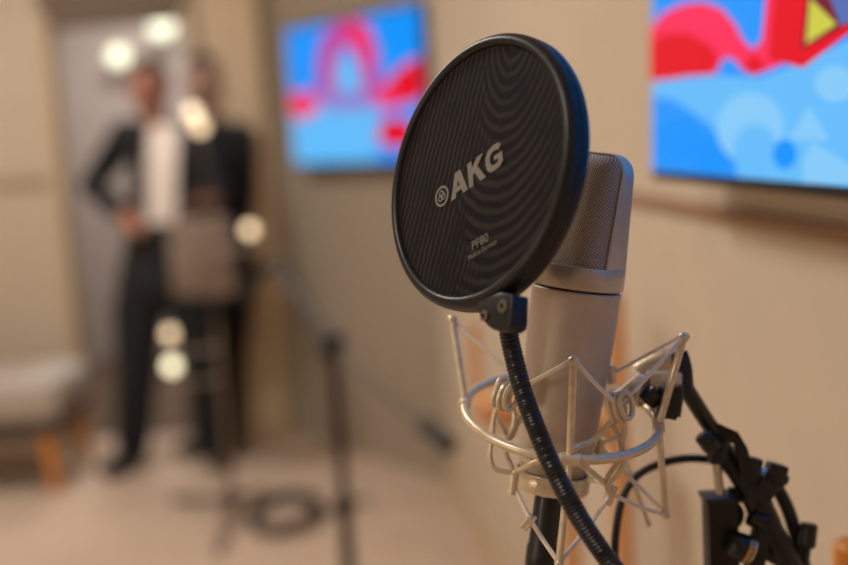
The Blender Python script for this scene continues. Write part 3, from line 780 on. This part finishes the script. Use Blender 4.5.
# glowing balls added on the passage wall in place of reflected ceiling lights
for px, py, r, lb in ((162, 27, .075, 'added glowing ball for a reflected ceiling light, above the heads, right of the other ball'), (118, 57, .06, 'added glowing ball for a reflected ceiling light, left of and lower than the other ball')):
    c = hit(px, py, V((0, 7.55, 0)), Y)
    t = thing('wall_glint', lb, 'lamp', c - Z * r, 'added balls for reflected lights in the passage')
    b = MB(); b.ball(c, r); b.build('globe', M['glintw'], t)
    b = MB(); b.tube([c + Y * (r * .9), V((c.x, 7.70, c.z))], .02, 12); b.lathe(V((c.x, 7.685, c.z)), Y, [(.0001, 0), (.045, 0), (.045, .015), (.0001, .015)], 24); b.build('bracket', M['chrome'], t)

# coiled cable
cc = floor_pt(286, 520)
pts = []
for i in range(5 * 24):
    a = 2 * PI * i / 24; k = i / 24
    pts.append(cc + V((math.cos(a) * (.115 + .010 * math.sin(k * 2.1)) + .006 * math.sin(k * 5), math.sin(a) * (.195 + .012 * math.cos(k * 3)), .010 + .007 * k)))
pts += [cc + V((.15, .05, .010)), cc + V((.22, .12, .010)), cc + V((.30, .14, .010))]
tag(MB().tube(pts, .0075, 8, smooth=2).build('coiled_cable', M['rubber']), 'dark coiled cable lying on the beige carpet', 'cable')

# upholstered bench
fr = floor_pt(57, 494)
bx0, bx1, by0, by1 = -2.35, fr.x + .035, fr.y - .01, fr.y + .50
bn = thing('upholstered_bench', 'light grey upholstered bench with orange wooden legs by the left wall', 'bench', V(((bx0 + bx1) / 2, (by0 + by1) / 2, 0)))
cx, cy = (bx0 + bx1) / 2, (by0 + by1) / 2; hx_, hy_ = (bx1 - bx0) / 2, (by1 - by0) / 2
b = MB(); b.box(V((cx, cy, .375)), X * hx_, Y * hy_, Z * .085, .04); cu = b.build('seat_cushion', M['grey'], bn)
b = MB(); b.box(V((cx, cy, .265)), X * (hx_ - .015), Y * (hy_ - .015), Z * .03, .006); b.build('frame', M['greydark'], bn)
for sx_ in (-1, 1):
    for sy_ in (-1, 1):
        tpv = V((cx + sx_ * (hx_ - .07), cy + sy_ * (hy_ - .05), .25)); bt = V((cx + sx_ * (hx_ - .035), cy + sy_ * (hy_ - .02), 0))
        b = MB(); b.tube([bt, tpv], [.018, .026], 14); b.build('leg', M['woodorange'], bn)

# ================================================================== PEOPLE
def loft(bm, secs, side, face, n=28):
    rows = []
    for p, a, bb in secs:
        rows.append([bm.verts.new(p + side * (a * math.cos(2 * PI * k / n)) + face * (bb * math.sin(2 * PI * k / n))) for k in range(n)])
    for r0, r1 in zip(rows, rows[1:]):
        for k in range(n): bm.faces.new((r0[k], r0[(k + 1) % n], r1[(k + 1) % n], r1[k]))
    bm.faces.new(rows[0][::-1]); bm.faces.new(rows[-1])
def limb(bm, pts):
    # tapered tube through joints, round ends
    ps = [p for p, r in pts]; rs = [r for p, r in pts]; n = 16; nr = None; rows = []
    for i, p in enumerate(ps):
        t = (ps[min(i + 1, len(ps) - 1)] - ps[max(i - 1, 0)]).normalized()
        nr = t.orthogonal().normalized() if nr is None else (nr - t * nr.dot(t)).normalized()
        b2 = t.cross(nr)
        rows.append([bm.verts.new(p + (nr * math.cos(2 * PI * k / n) + b2 * math.sin(2 * PI * k / n)) * rs[i]) for k in range(n)])
    for r0, r1 in zip(rows, rows[1:]):
        for k in range(n): bm.faces.new((r0[k], r0[(k + 1) % n], r1[(k + 1) % n], r1[k]))
    bm.faces.new(rows[0][::-1]); bm.faces.new(rows[-1])
    for p, r in pts: bmesh.ops.create_uvsphere(bm, u_segments=16, v_segments=10, radius=r * .995, matrix=Matrix.Translation(p))
def fuse(bm, name, m, parent, voxel=.010, it=4, cut=None):
    bmesh.ops.recalc_face_normals(bm, faces=bm.faces)
    o0 = origin(parent)
    for v in bm.verts: v.co -= o0
    me = bpy.data.meshes.new(name); bm.to_mesh(me); bm.free()
    tmp = bpy.data.objects.new('tmp', me); COL.objects.link(tmp)
    rm = tmp.modifiers.new('r', 'REMESH'); rm.mode = 'VOXEL'; rm.voxel_size = voxel
    sm_ = tmp.modifiers.new('s', 'SMOOTH'); sm_.iterations = it; sm_.factor = .5
    bpy.context.view_layer.update()
    me = bpy.data.meshes.new_from_object(tmp.evaluated_get(bpy.context.evaluated_depsgraph_get()))
    COL.objects.unlink(tmp); bpy.data.objects.remove(tmp)
    if cut:
        b2 = bmesh.new(); b2.from_mesh(me)
        bmesh.ops.delete(b2, geom=[v for v in b2.verts if cut(v.co + o0)], context='VERTS'); b2.to_mesh(me); b2.free()
    me.name = name; me.materials.clear(); me.materials.append(m)
    for p in me.polygons: p.use_smooth = True
    ob = bpy.data.objects.new(name, me); COL.objects.link(ob); ob.parent = parent
    return ob
def ell(bm, c, r, rot=None):
    mt = Matrix.Translation(c) @ (rot.to_4x4() if rot else Matrix.Identity(4)) @ Matrix.Diagonal((*r, 1))
    bmesh.ops.create_uvsphere(bm, u_segments=20, v_segments=14, radius=1, matrix=mt)
def make_person(label, d, J, shirt_m, open_w, skin_m, face=V((0, -1, 0)), hair_len=.02):
    """J: joint name -> pixel; d: camera depth"""
    q = {k: P(v[0], v[1], d + (v[2] if len(v) > 2 else 0)) for k, v in J.items()}
    for s in ('l', 'r'):
        q['ankle_' + s].z = .085
    base = V(((q['ankle_l'].x + q['ankle_r'].x) / 2, (q['ankle_l'].y + q['ankle_r'].y) / 2, 0))
    t = thing('person', label, 'person', base)
    face = face.normalized(); side = Z.cross(face).normalized()
    pel, ch, nk, hd = q['pelvis'], q['chest'], q['neck'], q['head']
    mid = pel.lerp(ch, .5); sho = (q['shoulder_l'] + q['shoulder_r']) / 2
    def torso(bm, g, low=-.10, hem=0.0):
        loft(bm, [(pel + Z * low, .13 + g + hem, .09 + g + hem * .4), (pel, .145 + g + hem, .105 + g + hem * .4), (mid, .125 + g + hem * .5, .092 + g + hem * .2), (ch, .145 + g, .105 + g),
                  (ch.lerp(sho, .75), .15 + g, .095 + g), (sho + Z * .03, .10 + g * .6, .07 + g * .6), (nk - Z * .01, .06, .058)], side, face)
    B, Jk, Tr, Sh = (bmesh.new() for _ in range(4))
    torso(B, 0); torso(Jk, .028, -.075, .030); torso(Sh, .012, .02)
    loft(Tr, [(pel - Z * .13, .13, .10), (pel - Z * .08, .158, .12), (pel, .162, .122), (pel + Z * .07, .148, .115)], side, face)
    limb(B, [(nk - Z * .06, .056), (nk, .052), (hd - Z * .05, .054)])
    for s in ('l', 'r'):
        sh, el, wr, hp, kn, an = (q[k + s] for k in ('shoulder_', 'elbow_', 'wrist_', 'hip_', 'knee_', 'ankle_'))
        limb(B, [(sh, .056), (sh.lerp(el, .5), .046), (el, .038), (el.lerp(wr, .4), .036), (wr, .025)])
        limb(Jk, [(sh.lerp(sho, .25), .075), (sh, .072), (sh.lerp(el, .5), .062), (el, .054), (el.lerp(wr, .5), .050), (el.lerp(wr, .92), .042)])
        limb(Sh, [(sh, .060), (sh.lerp(el, .3), .054)])
        limb(B, [(hp, .088), (hp.lerp(kn, .5), .072), (kn, .054), (kn.lerp(an, .35), .054), (an, .036), (V((an.x, an.y, .05)), .036)])
        limb(Tr, [(hp - Z * .01, .112), (hp.lerp(kn, .5), .100), (kn, .084), (kn.lerp(an, .5), .080), (an + Z * .005, .072)])
    def extra(bm):
        # head with face, ears, and hands with five fingers each
        rot = Matrix((side, -face, Z)).transposed()
        ell(bm, hd, (.076, .096, .115), rot); ell(bm, hd - Z * .06 + face * .025, (.058, .065, .06), rot)
        ell(bm, hd + face * .098 - Z * .012, (.013, .020, .024), rot)
        ell(bm, hd + face * .083 - Z * .052, (.024, .012, .009), rot)
        for k in (-1, 1):
            ell(bm, hd + side * (.078 * k) - Z * .01, (.010, .022, .032), rot)
            ell(bm, hd + face * .088 + side * (.032 * k) + Z * .012, (.016, .008, .007), rot)
        for s, k in (('l', 1), ('r', -1)):
            el, wr = q['elbow_' + s], q['wrist_' + s]; dr = (wr - el).normalized()
            w_ = dr.cross(face); w_ = w_.normalized() if w_.length > .2 else side
            nn = w_.cross(dr).normalized(); rt_ = Matrix((w_, nn, dr)).transposed()
            ell(bm, wr + dr * .05, (.040, .018, .055), rt_)
            for i, L in enumerate((.066, .078, .072, .056)):
                b0 = wr + dr * .092 + w_ * (.027 - .018 * i)
                ell(bm, b0 + dr * (L * .25), (.0095, .0095, L * .36), rt_)
                d2 = (dr * .75 - nn * .65).normalized(); r2 = Matrix((w_, d2.cross(w_).normalized(), d2)).transposed()
                ell(bm, b0 + dr * (L * .5) + d2 * (L * .25), (.0088, .0088, L * .33), r2)
            d3 = (dr * .75 + w_ * .66).normalized(); r3 = Matrix((d3.cross(nn).normalized(), nn, d3)).transposed()
            ell(bm, wr + dr * .045 + w_ * .048, (.011, .011, .036), r3)
    extra(B); fuse(B, 'body', skin_m, t, .0075, 2)
    for k in (-1, 1):
        b = MB(); b.ball(hd + face * .0935 + side * (.031 * k) + Z * .008, .0085, seg=12, rings=8); b.build('eye', M['eye'], t)
    b = MB(); ell(b.bm, hd + face * .091 - Z * .052, (.021, .009, .007), Matrix((side, -face, Z)).transposed()); b.build('lips', M['lips'], t)
    # hair cap
    b = MB(); b.ball(hd + Z * .018 - face * .012, 1, (.001, .001, .001)); b.bm.clear()
    ell(b.bm, hd + Z * .022 - face * .014, (.086, .104, .112), Matrix((side, -face, Z)).transposed())
    kill = [v for v in b.bm.verts if (v.co - hd).dot(face) > .02 and (v.co - hd).z < .058 or (v.co - hd).z < -.045 - hair_len]
    bmesh.ops.delete(b.bm, geom=kill, context='VERTS'); b.build('hair', M['hair'], t)
    fuse(Tr, 'trousers', M['trouser'], t, .011); fuse(Sh, 'shirt', shirt_m, t, .011)
    def opening(c):
        ax0 = mid + (sho - pel) * ((c.z - mid.z) / max(.1, sho.z - pel.z))
        return (c - ax0).dot(face) > .02 and open_w[0] < (c - ax0).dot(R) < open_w[1] and mid.z + .02 < c.z < nk.z + .02
    fuse(Jk, 'jacket', M['jacket'], t, .007, 6, cut=opening)
    for s in ('l', 'r'):
        an = q['ankle_' + s]; fd = (face + side * (.55 if s == 'l' else -.35) * (1 if side.x > 0 else -1) * (-1)).normalized(); fs = Z.cross(fd)
        b = MB(); rr_ = Matrix((fs, fd, Z)).transposed()
        ell(b.bm, V((an.x, an.y, .048)) + fd * .07, (.048, .135, .046), rr_); ell(b.bm, V((an.x, an.y, .075)) - fd * .0, (.046, .06, .055), rr_)
        for v in b.bm.verts: v.co.z = max(0.0, v.co.z)
        b.build('shoe', M['shoe'], t)
    return t, q
J1 = dict(head=(149, 88, -.05), neck=(156, 121, -.02), chest=(172, 168), pelvis=(164, 283), shoulder_l=(126, 136), shoulder_r=(210, 142), elbow_l=(92, 186, .04), elbow_r=(221, 194, -.02),
          wrist_l=(122, 213, -.12), wrist_r=(208, 199, -.25), hip_l=(139, 305), hip_r=(194, 303), knee_l=(137, 372, -.02), knee_r=(205, 370, -.02), ankle_l=(132, 440), ankle_r=(213, 436))
p1, q1 = make_person('person in front with white shirt under open black jacket, left of the other person', 5.06, J1, M['shirt'], (-.075, .055), M['skin'])
J2 = dict(head=(203, 82, -.03), neck=(206, 114), chest=(208, 158), pelvis=(212, 284), shoulder_l=(168, 136), shoulder_r=(241, 138, -.03), elbow_l=(172, 200), elbow_r=(243, 200, -.05),
          wrist_l=(178, 230, -.02), wrist_r=(229, 246, -.16), hip_l=(194, 300), hip_r=(228, 300), knee_l=(205, 366, .02), knee_r=(226, 366, .02), ankle_l=(207, 428), ankle_r=(226, 428))
p2, q2 = make_person('person standing behind at the right, black jacket and dark hair, by the doorway', 5.30, J2, M['shirt2'], (-.09, .03), M['skinpale'])
# bag held in front
c = P(203, 258, 4.72)
bg = thing('shoulder_bag', 'patterned grey brown bag held in front of the two people', 'bag', c - Z * .155)
b = MB(); b.box(c, X * .125, Y * .05, Z * .155, .03); b.build('pouch', M['bag'], bg)
b = MB(); b.tube([c + V((-.07, 0, .14)), c + V((-.05, 0, .20)), c + V((0, 0, .225)), c + V((.05, 0, .20)), c + V((.07, 0, .14))], .011, 10, smooth=6); b.build('handle', M['bag'], bg)

# ================================================================== LIGHTS (ceiling fittings of the room, one added floor lamp)
def lamp(x, y, power, size=.5, col=(1, .95, .885), z=ZC, label='square ceiling panel light'):
    t = thing('ceiling_light', label, 'ceiling light', V((x, y, z - .03)), 'ceiling panel lights')
    b = MB(); s = size / 2
    for (cx, cy, ax, ay) in ((0, s, s + .02, .02), (0, -s, s + .02, .02), (s, 0, .02, s - .02), (-s, 0, .02, s - .02)):
        b.box(V((x + cx, y + cy, z - .015)), X * ax, Y * ay, Z * .015)
    b.build('frame', M['trim'], t, smooth=False)
    li = bpy.data.lights.new('panel', 'AREA'); li.shape = 'SQUARE'; li.size = size - .06; li.energy = power; li.color = col
    lo = bpy.data.objects.new('panel', li); COL.objects.link(lo); lo.parent = t; lo.location = (0, 0, .018)
    return t
lamp(-1.2, .2, 20, label='square ceiling panel light nearest the camera, above its left')
lamp(-1.2, 2.2, 30, label='square ceiling panel light in the middle of the room')
lamp(-1.6, 4.0, 32, label='square ceiling panel light near the doorway')
lamp(-1.4, 6.6, 38, z=2.6, col=(1, .95, .9), label='square ceiling panel light in the passage')
# unseen globe lamp added left of the camera to light the microphone
lp = V((-2.1, -.55, 0))
t = thing('fill_lamp', 'added unseen lamp with a large glowing globe, lighting the microphone from left of the camera', 'lamp', lp)
b = MB(); b.lathe(lp, Z, [(.0001, 0), (.15, 0), (.15, .015), (.02, .025), (.0001, .025)], 32); b.build('base', M['black'], t)
b = MB(); b.tube([lp + Z * .02, lp + Z * 1.13], .011, 12); b.build('pole', M['black'], t)
b = MB(); b.lathe(lp, Z, [(.0001, 1.11), (.05, 1.11), (.055, 1.125), (.0001, 1.125)], 32); b.build('socket', M['black'], t)
b = MB(); b.ball(lp + Z * 1.28, .16); b.build('globe', M['globe'], t)
w = bpy.data.worlds.new('world'); scene.world = w; w.use_nodes = True
w.node_tree.nodes['Background'].inputs['Color'].default_value = (1, .86, .7, 1); w.node_tree.nodes['Background'].inputs['Strength'].default_value = .05

vs_ = scene.view_settings
vs_.view_transform = 'Standard'; vs_.look = 'None'; vs_.gamma = 1; vs_.use_curve_mapping = False; vs_.exposure = 0.0
scene.cycles.use_denoising = True
